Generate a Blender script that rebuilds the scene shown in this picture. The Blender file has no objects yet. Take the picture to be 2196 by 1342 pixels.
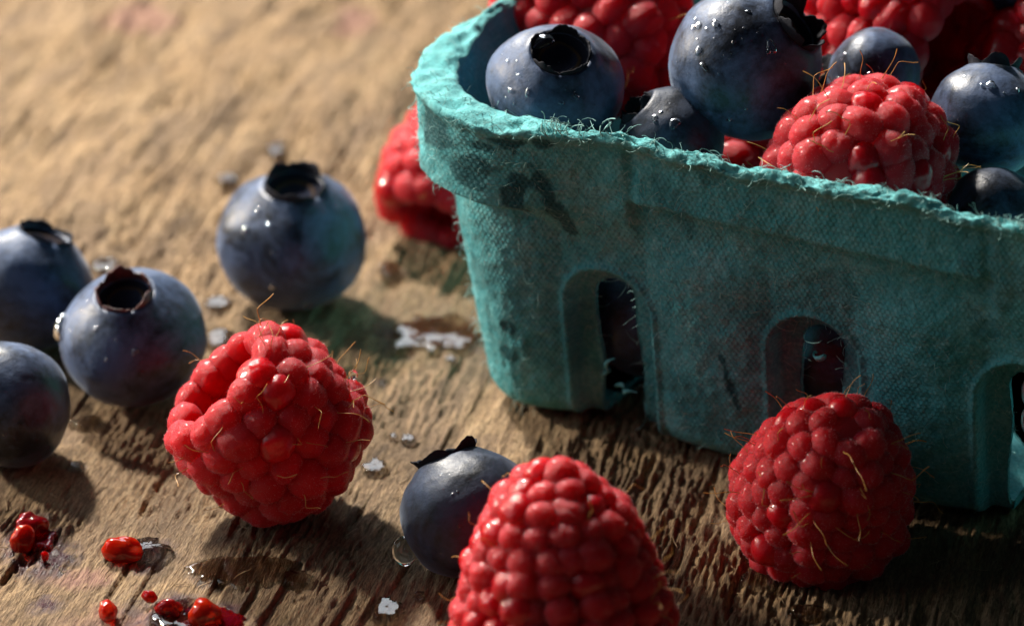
import bpy, bmesh, math, random
import numpy as np
from mathutils import Vector, Matrix, Quaternion

# one unit = one centimetre
sc = bpy.context.scene
sc.unit_settings.scale_length = 0.01
COL = sc.collection
R = math.radians

# ------------------------------------------------------------------ camera
PW, PH = 2196, 1342
HF, PITCH, DIST = R(15.0), R(28.0), 38.84
c_right = np.array([1, 0, 0.0]); c_up = np.array([0, math.sin(PITCH), math.cos(PITCH)])
c_back = np.array([0, -math.cos(PITCH), math.sin(PITCH)])
CAM = c_back * DIST
FPX = PW / 2 / math.tan(HF / 2)
cd = bpy.data.cameras.new("camera"); cam = bpy.data.objects.new("camera", cd); COL.objects.link(cam)
cam.location = CAM; cam.rotation_euler = (R(90) - PITCH, 0, 0)
cd.sensor_width = 36; cd.lens = 18 / math.tan(HF / 2)
cd.clip_start = 0.5; cd.clip_end = 3000
cd.dof.use_dof = True; cd.dof.focus_distance = 34.6; cd.dof.aperture_fstop = 0.23
cd.dof.aperture_blades = 9
sc.camera = cam

# ------------------------------------------------------------------ world, lamps, exposure
w = bpy.data.worlds.new("World"); sc.world = w; w.use_nodes = True
bg = w.node_tree.nodes["Background"]
bg.inputs[0].default_value = (0.66, 0.82, 1.0, 1); bg.inputs[1].default_value = 0.025
sc.view_settings.view_transform = 'Standard'; sc.view_settings.look = 'None'
sc.view_settings.exposure = 0.0; sc.view_settings.gamma = 1.0
sc.cycles.max_bounces = 12; sc.cycles.transmission_bounces = 10; sc.cycles.transparent_max_bounces = 12
sc.cycles.caustics_refractive = True; sc.cycles.caustics_reflective = False
sc.cycles.sample_clamp_indirect = 6.0

def lamp(name, az, el, dist, size, power, color, target=(0, -1, 0.5), size_y=None):
    """az: degrees from straight away from the camera, positive to the right"""
    l = bpy.data.lights.new(name, 'AREA'); l.energy = power; l.color = color
    l.shape = 'DISK' if size_y is None else 'RECTANGLE'
    l.size = size
    if size_y: l.size_y = size_y
    o = bpy.data.objects.new(name, l); COL.objects.link(o)
    d = Vector((math.sin(R(az)) * math.cos(R(el)), math.cos(R(az)) * math.cos(R(el)), math.sin(R(el))))
    o.location = Vector(target) + d * dist
    o.rotation_euler = d.to_track_quat('Z', 'Y').to_euler()
    return o
lamp("key_lamp", -30, 46, 45, 4.2, 56000, (1.0, 0.925, 0.815), (-2, 3, 0))
lamp("side_lamp", -64, 20, 42, 3.4, 24000, (1.0, 0.88, 0.72), (-1, -2.5, 1))
lamp("bounce_panel", -92, 28, 55, 36, 6700, (0.86, 0.95, 1.0), (0, -2, 1), 34)
lamp("window_softbox", -22, 32, 75, 50, 21500, (0.88, 0.94, 1.0), (0, -1, 0), 21)

# ------------------------------------------------------------------ picture <-> place
def ray(px, py):
    return c_right * (px - PW / 2) / FPX + c_up * (PH / 2 - py) / FPX - c_back
def onz(px, py, z=0.0):
    d = ray(px, py); t = (z - CAM[2]) / d[2]
    return CAM + d * t, t
def cam2w(x, y, z):
    v = Vector(c_right * x + c_up * y + c_back * z); return v.normalized()
def ground_ball(px, py, r, k=0.93):
    Rr = 0.8
    for _ in range(20):
        P, t = onz(px, py, Rr * k); Rr = r * t / FPX
    return Vector(P), Rr
def ball(px, py, r, z):
    P, t = onz(px, py, z); return Vector(P), r * t / FPX

# ------------------------------------------------------------------ noise
def _h(ix, iy, iz, s):
    n = (ix.astype(np.int64) * 374761393 + iy.astype(np.int64) * 668265263 + iz.astype(np.int64) * 2147483647 + s * 974634777) & 0xFFFFFFFF
    n = ((n ^ (n >> 13)) * 1274126177) & 0xFFFFFFFF
    n = ((n ^ (n >> 16)) * 2246822519) & 0xFFFFFFFF
    return ((n ^ (n >> 15)) & 0xFFFFFF) / float(0xFFFFFF)
def n3(x, y, z, s=0):
    x = np.asarray(x, float); y = np.asarray(y, float); z = np.asarray(z, float) + 0 * x
    ix, iy, iz = np.floor(x), np.floor(y), np.floor(z)
    fx, fy, fz = x - ix, y - iy, z - iz
    fx, fy, fz = [q * q * q * (q * (q * 6 - 15) + 10) for q in (fx, fy, fz)]
    r = 0
    for a in (0, 1):
        for b in (0, 1):
            for c in (0, 1):
                r = r + _h(ix + a, iy + b, iz + c, s) * (fx if a else 1 - fx) * (fy if b else 1 - fy) * (fz if c else 1 - fz)
    return r * 2 - 1
def fbm(x, y, z, s=0, o=3):
    r = 0; a = 1; t = 0
    for k in range(o):
        r = r + a * n3(x * 2 ** k, y * 2 ** k, np.asarray(z) * 2 ** k, s + k * 17); t += a; a *= .5
    return r / t
def sstep(x, a, b):
    t = np.clip((x - a) / (b - a), 0, 1); return t * t * (3 - 2 * t)

# ------------------------------------------------------------------ objects
def tag(o, label=None, cat=None, group=None, kind=None):
    if label: o['label'] = label
    if cat: o['category'] = cat
    if group: o['group'] = group
    if kind: o['kind'] = kind
    return o
def empty(name, loc, label=None, cat=None, group=None):
    o = bpy.data.objects.new(name, None); COL.objects.link(o); o.location = loc; o.empty_display_size = .3
    return tag(o, label, cat, group)
def mesh(name, V, Fc, mat=None, smooth=True):
    m = bpy.data.meshes.new(name)
    V = np.asarray(V, np.float32)
    if isinstance(Fc, np.ndarray):
        k = Fc.shape[1]
        m.vertices.add(len(V)); m.vertices.foreach_set('co', V.ravel())
        m.loops.add(Fc.size); m.loops.foreach_set('vertex_index', Fc.astype(np.int32).ravel())
        m.polygons.add(len(Fc)); m.polygons.foreach_set('loop_start', np.arange(0, Fc.size, k, dtype=np.int32))
        m.update(calc_edges=True); m.validate()
    else:
        m.from_pydata([tuple(map(float, v)) for v in V], [], Fc); m.update()
    if smooth: m.polygons.foreach_set('use_smooth', [True] * len(m.polygons))
    if mat: m.materials.append(mat)
    return m
def link(name, me, parent=None, M=None):
    o = bpy.data.objects.new(name, me); COL.objects.link(o)
    if parent: o.parent = parent
    if M is not None: o.matrix_local = M
    return o
def attr(me, name, vals):
    a = me.attributes.new(name, 'FLOAT', 'POINT'); a.data.foreach_set('value', np.asarray(vals, np.float32))
def grid_faces(nr, nc, wrap=False):
    i, j = np.meshgrid(np.arange(nr - 1), np.arange(nc if wrap else nc - 1), indexing='ij')
    a = i * nc + j; b = i * nc + (j + 1) % nc
    return np.stack([a, b, b + nc, a + nc], -1).reshape(-1, 4)
def tubes(paths, radii, sides=4):
    """several thin curved tubes as one vertex / face list"""
    V = []; Fc = []; base = 0
    for P, r in zip(paths, radii):
        P = np.asarray(P, float); n = len(P)
        T = np.gradient(P, axis=0); T /= np.linalg.norm(T, axis=1)[:, None] + 1e-9
        up = np.array([0.31, 0.57, 0.76]); A = np.cross(T, up); A /= np.linalg.norm(A, axis=1)[:, None] + 1e-9; B = np.cross(T, A)
        rr = r if np.ndim(r) else np.linspace(r, r * .6, n)
        for k in range(sides):
            t = 2 * math.pi * k / sides
            V.append(P + (A * math.cos(t) + B * math.sin(t)) * np.asarray(rr)[:, None])
        for k in range(sides):
            a = base + k * n; b = base + ((k + 1) % sides) * n
            i = np.arange(n - 1)
            Fc.append(np.stack([a + i, b + i, b + i + 1, a + i + 1], 1))
        base += sides * n
    return np.vstack(V), np.vstack(Fc)
def frame(z, roll=0.0):
    z = Vector(z).normalized(); q = z.to_track_quat('Z', 'Y')
    return (q @ Quaternion((0, 0, 1), roll)).to_matrix().to_4x4()

# ------------------------------------------------------------------ materials
class NT:
    def __init__(s, name):
        s.m = bpy.data.materials.new(name); s.m.use_nodes = True; s.t = s.m.node_tree
        s.b = s.t.nodes['Principled BSDF']
    def n(s, typ, ins=None, **kw):
        n = s.t.nodes.new('ShaderNode' + typ)
        for k, v in kw.items(): setattr(n, k, v)
        for k, v in (ins or {}).items(): s.set(n, k, v)
        return n
    def set(s, n, k, v):
        i = n.inputs[k]
        if isinstance(v, bpy.types.NodeSocket): s.t.links.new(v, i)
        elif isinstance(v, bpy.types.Node): s.t.links.new(v.outputs[0], i)
        else: i.default_value = v
    def p(s, **kw):
        for k, v in kw.items(): s.set(s.b, k.replace('_', ' '), v)
    def noise(s, vec, scale, detail=3, rough=.55, dist=0, typ=None):
        return s.n('TexNoise', {'Vector': vec, 'Scale': scale, 'Detail': detail, 'Roughness': rough, 'Distortion': dist})
    def ramp(s, fac, stops):
        r = s.n('ValToRGB', {'Fac': fac}); e = r.color_ramp.elements
        while len(e) < len(stops): e.new(.5)
        for x, (pos, c) in zip(e, stops):
            x.position = pos; x.color = (c, c, c, 1) if not isinstance(c, tuple) else (*c, 1)
        return r
    def math(s, op, a, b=0.0, clamp=False):
        return s.n('Math', {0: a, 1: b}, operation=op, use_clamp=clamp)
    def mix(s, fac, a, b, blend='MIX'):
        m = s.n('Mix', data_type='RGBA', blend_type=blend)
        for k, v in ((0, fac), (6, a), (7, b)):
            if isinstance(v, tuple) and len(v) == 3: v = (*v, 1)
            s.set(m, k, v)
        return m.outputs[2]
    def obj(s): return s.n('TexCoord').outputs['Object']
    def map(s, vec, scale=(1, 1, 1), rot=(0, 0, 0)):
        return s.n('Mapping', {'Vector': vec, 'Scale': scale, 'Rotation': rot})
    def bump(s, h, strength=.5, dist=.02, normal=None):
        d = {'Height': h, 'Strength': strength, 'Distance': dist}
        if normal is not None: d['Normal'] = normal
        return s.n('Bump', d)
    def at(s, name): return s.n('Attribute', attribute_name=name).outputs['Fac']

GRAIN = R(76)
def mat_wood():
    t = NT('weathered_wood'); o = t.obj()
    g = t.map(o, rot=(0, 0, -GRAIN))                        # x runs along the grain
    g1 = t.map(g, scale=(1.1, 15, 1)); g2 = t.map(g, scale=(6.0, 42, 4)); g3 = t.map(g, scale=(.35, 1.2, 1))
    n1 = t.noise(g1, 1, 4, .6, .4); n2 = t.noise(g2, 1, 3, .6); n3_ = t.noise(g3, 1, 4, .55, .3); n4 = t.noise(o, .55, 3)
    c = t.ramp(n1, [(.25, (.15, .088, .042)), (.43, (.33, .215, .11)), (.6, (.46, .32, .175)), (.78, (.56, .43, .27))]).outputs[0]
    c = t.mix(t.ramp(n3_, [(.45, 0.0), (.72, .45)]).outputs[0], c, (.31, .22, .15))
    c = t.mix(t.ramp(n4, [(.45, 0.0), (.72, .35)]).outputs[0], c, (.46, .28, .13))
    c = t.mix(t.ramp(n2, [(.38, .7), (.54, 0.0)]).outputs[0], c, (.12, .072, .036))
    dark = t.noise(t.map(g, scale=(.8, 3.0, 1)), 1, 5, .65, .6)
    c = t.mix(t.ramp(dark, [(.54, 0.0), (.64, .8)]).outputs[0], c, (.075, .045, .025))
    pt = t.noise(t.map(g, scale=(.9, 1.7, 1)), 1, 4, .62, .8)
    c = t.mix(t.ramp(pt, [(.44, 0.0), (.60, .62)]).outputs[0], c, (.20, .135, .085))
    gr = t.noise(t.map(g, scale=(16, 62, 10)), 1, 4, .75)
    c = t.mix(t.ramp(gr, [(.36, .75), (.52, 0.0)]).outputs[0], c, (.10, .065, .038))
    c = t.mix(t.ramp(gr, [(.56, 0.0), (.72, .6)]).outputs[0], c, (.60, .45, .27))
    wet = t.at('wet'); jui = t.at('juice'); pink = t.at('pink')
    c = t.mix(pink, c, (.42, .17, .19))
    br = t.noise(o, 6, 4, .7)
    jm = t.math('MULTIPLY', jui, t.ramp(br, [(.36, 0.0), (.56, 1.0)]).outputs[0])
    c = t.mix(jm, c, (.055, .012, .022))
    c = t.mix(wet, c, t.mix(1.0, c, (.30, .20, .12), 'MULTIPLY'))
    c = t.mix(1.0, c, (.94, .93, .93), 'MULTIPLY')
    rough = t.math('SUBTRACT', .82, t.math('MULTIPLY', t.math('MAXIMUM', wet, jm), .55))
    h = t.math('ADD', t.math('MULTIPLY', n2, .7), t.math('MULTIPLY', n1, .5))
    fi = t.noise(t.map(g, scale=(18, 80, 9)), 1, 3, .7)
    h = t.math('ADD', h, t.math('MULTIPLY', fi, .8))
    t.p(Base_Color=c, Roughness=rough, Normal=t.bump(h, 1.0, .038))
    t.b.inputs['Specular IOR Level'].default_value = .32
    return t.m

def mat_pulp():
    t = NT('moulded_pulp'); o = t.obj(); uv = t.n('TexCoord').outputs['UV']
    ns = t.noise(o, 1.6, 4, .6); nf = t.noise(o, 26, 3, .7); nm = t.noise(o, 7, 3, .6)
    c = t.ramp(ns, [(.3, (.055, .33, .38)), (.55, (.10, .43, .48)), (.75, (.19, .51, .55))]).outputs[0]
    c = t.mix(t.ramp(nm, [(.45, 0.0), (.7, .35)]).outputs[0], c, (.24, .44, .42))
    c = t.mix(t.ramp(nf, [(.35, .55), (.55, 0.0)]).outputs[0], c, (.02, .20, .22))
    c = t.mix(t.ramp(nf, [(.60, 0.0), (.75, .6)]).outputs[0], c, (.42, .62, .58))
    wet = t.at('wet'); lip = t.at('lip')
    c = t.mix(t.math('MULTIPLY', lip, .4), c, (.16, .46, .46))
    c = t.mix(wet, c, (.003, .085, .105))
    # cloth imprint of the forming screen
    dn = t.noise(o, 9, 2); vv = t.n('VectorMath', {0: uv, 1: t.n('VectorMath', {0: dn.outputs['Color'], 3: .035}, operation='SCALE').outputs[0]}, operation='ADD')
    sx = t.n('SeparateXYZ', {0: vv.outputs[0]})
    su = t.math('SINE', t.math('MULTIPLY', sx.outputs[0], 2 * math.pi / .053))
    row = t.math('MULTIPLY', sx.outputs[1], 1 / .044)
    sh = t.math('MULTIPLY', t.math('FLOOR', row), math.pi)
    su2 = t.math('SINE', t.math('ADD', t.math('MULTIPLY', sx.outputs[0], 2 * math.pi / .053), sh))
    sv = t.math('SINE', t.math('MULTIPLY', sx.outputs[1], 2 * math.pi / .044))
    wv = t.math('ADD', t.math('MULTIPLY', t.math('MULTIPLY', su2, .5), 1.0), t.math('MULTIPLY', sv, .35))
    patch = t.ramp(t.noise(o, 1.1, 3), [(.35, .35), (.6, 1.0)]).outputs[0]
    wv = t.math('MULTIPLY', t.math('MULTIPLY', wv, patch), t.math('SUBTRACT', 1.0, t.math('MULTIPLY', lip, .9)))
    hh = t.math('ADD', wv, t.math('MULTIPLY', nf, 1.7)); hh = t.math('ADD', hh, t.math('MULTIPLY', t.noise(o, 60, 2), 1.0))
    t.p(Base_Color=c, Roughness=t.math('SUBTRACT', .92, t.math('MULTIPLY', wet, .4)), Normal=t.bump(hh, .5, .013))
    t.p(Sheen_Weight=.12, Sheen_Roughness=.5, Sheen_Tint=(.6, .95, .92, 1))
    t.b.inputs['Specular IOR Level'].default_value = .2
    return t.m

def mat_fibre(name='pulp_fibre', col=(.20, .52, .49)):
    t = NT(name); rn = t.n('ObjectInfo').outputs['Random']
    n = t.noise(t.obj(), 8, 2)
    c = t.ramp(n, [(.35, tuple(q * .55 for q in col)), (.65, tuple(min(1, q * 1.35 + .05) for q in col))]).outputs[0]
    t.p(Base_Color=c, Roughness=.8); t.b.inputs['Specular IOR Level'].default_value = .2
    return t.m

def mat_drupe(name, base, deep, wetness=.0):
    t = NT(name); o = t.obj(); rn = t.n('ObjectInfo').outputs['Random']
    c = t.mix(rn, base, deep)
    bl = t.noise(o, 3.5, 3); fz = t.noise(o, 24, 3, .85)
    pos = t.ramp(t.noise(o, 3.2, 2), [(.3, 0.0), (.6, 1.0)]).outputs[0]
    rgh = t.math('ADD', .42 - wetness, t.math('MULTIPLY', pos, .16 - wetness * .6))
    sx = t.math('MULTIPLY', t.ramp(fz, [(.38, .05), (.62, 1.0)]).outputs[0], .20 - wetness)
    t.p(Base_Color=c, Roughness=rgh, Subsurface_Weight=1.0, Subsurface_Radius=(1.0, .06, .06), Subsurface_Scale=.40, Coat_Weight=.20 + wetness * 3, Coat_Roughness=.20 - wetness * .8, Coat_IOR=1.4,
        Sheen_Weight=sx, Sheen_Roughness=.42, Sheen_Tint=(1, .66, .66, 1),
        Normal=t.bump(t.math('ADD', fz, t.math('MULTIPLY', bl, 1.5)), .35 - wetness, .05), IOR=1.4)
    rf = t.n('BsdfRefraction', {'Color': (1.0, .10, .10, 1), 'Roughness': .3, 'IOR': 1.18})
    mx = t.n('MixShader', {0: .26, 1: t.b.outputs[0], 2: rf.outputs[0]})
    t.t.links.new(mx.outputs[0], t.t.nodes['Material Output'].inputs['Surface'])
    return t.m

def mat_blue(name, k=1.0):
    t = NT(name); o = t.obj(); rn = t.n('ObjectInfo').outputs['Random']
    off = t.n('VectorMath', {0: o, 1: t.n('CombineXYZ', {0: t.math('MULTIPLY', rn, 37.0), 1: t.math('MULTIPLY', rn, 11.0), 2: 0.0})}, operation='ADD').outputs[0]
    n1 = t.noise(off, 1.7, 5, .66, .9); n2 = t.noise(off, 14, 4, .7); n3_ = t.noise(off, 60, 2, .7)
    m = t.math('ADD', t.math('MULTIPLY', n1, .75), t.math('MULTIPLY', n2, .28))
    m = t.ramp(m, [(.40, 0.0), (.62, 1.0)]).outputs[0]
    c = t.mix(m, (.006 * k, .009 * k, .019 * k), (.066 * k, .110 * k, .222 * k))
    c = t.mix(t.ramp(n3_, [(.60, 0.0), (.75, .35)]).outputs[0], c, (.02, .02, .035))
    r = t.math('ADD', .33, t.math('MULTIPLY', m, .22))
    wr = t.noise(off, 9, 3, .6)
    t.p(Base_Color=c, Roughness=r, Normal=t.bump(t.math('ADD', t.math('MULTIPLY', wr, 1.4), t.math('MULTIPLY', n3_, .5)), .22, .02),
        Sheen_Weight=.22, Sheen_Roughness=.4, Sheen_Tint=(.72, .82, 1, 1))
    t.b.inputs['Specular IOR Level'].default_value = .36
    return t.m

def mat_calyx():
    t = NT('dry_calyx'); o = t.obj(); n = t.noise(o, 9, 4, .65)
    c = t.ramp(n, [(.3, (.010, .010, .014)), (.6, (.022, .024, .034)), (.8, (.06, .052, .05))]).outputs[0]
    t.b.inputs['Specular IOR Level'].default_value = .10
    t.p(Base_Color=c, Roughness=.7, Normal=t.bump(n, .5, .02))
    return t.m
def mat_basin():
    t = NT('calyx_basin'); o = t.obj(); sx = t.n('SeparateXYZ', {0: o})
    r = t.math('SQRT', t.math('ADD', t.math('MULTIPLY', sx.outputs[0], sx.outputs[0]), t.math('MULTIPLY', sx.outputs[1], sx.outputs[1])))
    r = t.math('ADD', r, t.math('MULTIPLY', t.math('SUBTRACT', t.noise(o, 9, 3), .5), .06))
    c = t.ramp(r, [(.0, (.012, .015, .028)), (.155, (.018, .022, .040)), (.18, (.07, .042, .02)), (.20, (.012, .013, .022)), (.3, (.016, .018, .03))]).outputs[0]
    t.p(Base_Color=c, Roughness=.85); t.b.inputs['Specular IOR Level'].default_value = .03
    return t.m
def mat_water():
    t = NT('clear_water')
    t.p(Base_Color=(1, 1, 1, 1), Roughness=.0, IOR=1.333, Transmission_Weight=1.0)
    return t.m
def mat_puddle():
    t = NT('puddle_water'); n = t.noise(t.obj(), 3.5, 2)
    t.p(Base_Color=(1.0, .93, .82, 1), Roughness=.015, IOR=1.36, Transmission_Weight=1.0, Normal=t.bump(n, .12, .05))
    return t.m
def mat_juice(name, c, tr=.0):
    t = NT(name); n = t.noise(t.obj(), 4, 2)
    t.p(Base_Color=t.mix(t.ramp(n, [(.3, 0.0), (.7, 1.0)]).outputs[0], c, (c[0] * .55, c[1] * .12, c[2] * .8)), Roughness=.06, Subsurface_Weight=1.0, Subsurface_Radius=(1, .22, .05), Subsurface_Scale=.2,
        IOR=1.4, Coat_Weight=.6, Coat_Roughness=.02)
    rf = t.n('BsdfRefraction', {'Color': (1.0, .16, .05, 1), 'Roughness': .1, 'IOR': 1.25})
    mx = t.n('MixShader', {0: .42, 1: t.b.outputs[0], 2: rf.outputs[0]})
    t.t.links.new(mx.outputs[0], t.t.nodes['Material Output'].inputs['Surface'])
    return t.m
def mat_hair():
    t = NT('style_hair'); sx = t.n('SeparateXYZ', {0: t.obj()})
    c = t.ramp(t.math('MULTIPLY', sx.outputs[2], 3.0), [(.0, (.62, .36, .10)), (.75, (.58, .30, .07)), (1.0, (.12, .06, .02))]).outputs[0]
    t.p(Base_Color=c, Roughness=.35)
    return t.m

M_wood = mat_wood(); M_pulp = mat_pulp(); M_fib = mat_fibre('pulp_fibre', (.26, .50, .49))
M_dr = mat_drupe('raspberry_flesh', (.68, .008, .028), (.52, .004, .018))
M_drwet = mat_drupe('wet_raspberry_flesh', (.60, .005, .018), (.48, .004, .014), .18)
M_core = mat_drupe('raspberry_core', (.60, .010, .018), (.50, .006, .013))
M_blue = mat_blue('blueberry_skin'); M_blued = mat_blue('dark_blueberry_skin', .42); M_cal = mat_calyx(); M_bas = mat_basin()  # dark skin: bare of bloom; behind the slots its colour stands in for shade
M_wat = mat_water(); M_pud = mat_puddle(); M_hair = mat_hair()
M_jo = mat_juice('orange_drupe', (.58, .040, .006)); M_jr = mat_juice('red_drupe', (.28, .004, .006)); M_film = mat_juice('juice_film', (.16, .004, .008))

# ------------------------------------------------------------------ wooden table top
_r = random.Random(5)
CRACKS = [(_r.uniform(-7, 7), _r.uniform(-5.5, 5.5), _r.uniform(.4, 1.5), _r.uniform(.012, .03)) for _ in range(14)]
def wood_height(x, y):
    cg, sg = math.cos(GRAIN), math.sin(GRAIN)
    a = x * cg + y * sg; b = -x * sg + y * cg          # along / across the grain
    wob = n3(x * .6, y * .6, 0, 5) * .10 + .006 * n3(x * 3, y * 3, 0, 6)
    b = b + wob
    mod = .45 + .95 * sstep(fbm(x * .9, y * .7, 0, 201, 3), -.28, .30)
    h = .016 * fbm(a * 1.0, b * 8, 0, 11, 2)
    f = n3(a * 2.6, b * 17, 0, 31); h = h + .014 * (np.abs(f) ** .7 - .5)
    f = n3(a * 4.2, b * 29, 0, 33); h = h - .013 * sstep(f, .05, .5)
    f = n3(a * 6.5, b * 43, 0, 77); h = h + .013 * f
    h = h * mod - .035 * sstep(n3(a * .7, b * 8, 0, 78), .5, .72)
    h = h + (.009 * n3(x * 13, y * 13, 0, 203) + .007 * n3(x * 27, y * 22, 0, 207)) * mod
    for ca, cb, cl, cw in CRACKS:
        q = (b - cb - .05 * n3(a * 1.3 + cb * 9, 0 * a, 0, 205)) / cw
        h = h - .04 * np.exp(-q * q) * sstep(cl - np.abs(a - ca), 0, cl * .6)
    a2 = x * math.cos(R(38)) + y * math.sin(R(38)); b2 = -x * math.sin(R(38)) + y * math.cos(R(38))
    back = sstep(y, -4.5, 1.5)
    h = h + (.012 + .035 * back) * fbm(a2 * .6, b2 * 1.9, 0, 51, 3)
    h = h + back * .03 * n3(a * 1.2, b * 4.5, 0, 91)
    return h - .035
def axis_pts(lo, hi, d, far):
    mid = np.arange(lo, hi + d / 2, d); ext = []
    s = d; q = 0
    while q < far:
        s *= 1.35; q += s; ext.append(q)
    e = np.array(ext); return np.concatenate([lo - e[::-1], mid, hi + e])
# stains: (px, py, half width px, half height px, tilt)
PUD = [(930, 712, 100, 42), (300, 1180, 62, 26), (520, 1216, 120, 34), (636, 1236, 30, 17), (400, 1318, 72, 34), (830, 1306, 30, 26), (1640, 1232, 46, 22), (470, 725, 34, 22), (470, 648, 26, 16), (592, 318, 22, 17),
       (490, 382, 24, 11), (225, 566, 30, 18), (840, 575, 22, 16), (165, 996, 16, 8), (876, 940, 14, 9), (843, 936, 9, 6), (968, 770, 13, 7), (900, 1275, 11, 7), (190, 905, 34, 15), (815, 815, 12, 8), (805, 1000, 24, 18), (1730, 1310, 40, 15), (640, 1275, 16, 5)]
JUI = [(60, 1150, 75, 45), (100, 1180, 60, 40), (300, 1185, 60, 35), (370, 1320, 90, 40), (450, 1320, 80, 40), (95, 1290, 40, 25)]
PNK = [(300, 30, 60, 25), (760, 40, 40, 25), (505, 1292, 16, 8), (280, 1330, 120, 30), (560, 1325, 20, 8), (180, 1230, 60, 25)]
def blob(X, Y, lst, seed, soft):
    m = np.zeros_like(X)
    for k, (px, py, hw, hh) in enumerate(lst):
        P, t = onz(px, py, 0); s = t / FPX; ky = 1 / math.sin(PITCH + math.atan((py - PH / 2) / FPX))
        dx = (X - P[0]) / (hw * s); dy = (Y - P[1]) / (hh * s * ky)
        d = np.sqrt(dx * dx + dy * dy) + .35 * n3(X * 3, Y * 3, 0, seed + k) + .25 * n3(X * 8, Y * 8, 0, seed + 50 + k)
        m = np.maximum(m, 1 - sstep(d, 1 - soft, 1 + soft))
    return m
xs = axis_pts(-6.4, 6.4, .0135, 60); ys = axis_pts(-7.5, 9.6, .038, 60)
X, Y = np.meshgrid(xs, ys)
Z = np.where((np.abs(X) < 8) & (Y > -9) & (Y < 12), wood_height(X, Y), -.03)
me = mesh('wooden_table_top', np.stack([X, Y, Z], -1).reshape(-1, 3), grid_faces(len(ys), len(xs)), M_wood)
attr(me, 'wet', (blob(X, Y, PUD, 7, .25) * .9).ravel()); attr(me, 'juice', blob(X, Y, JUI, 70, .4).ravel()); attr(me, 'pink', (blob(X, Y, PNK, 170, .6) * .3).ravel())
tag(link('wooden_table_top', me), 'rough weathered brown wooden table top with damp stains', kind='structure')
hash_w = lambda x, y: float(wood_height(np.array([x]), np.array([y]))[0])

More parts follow.
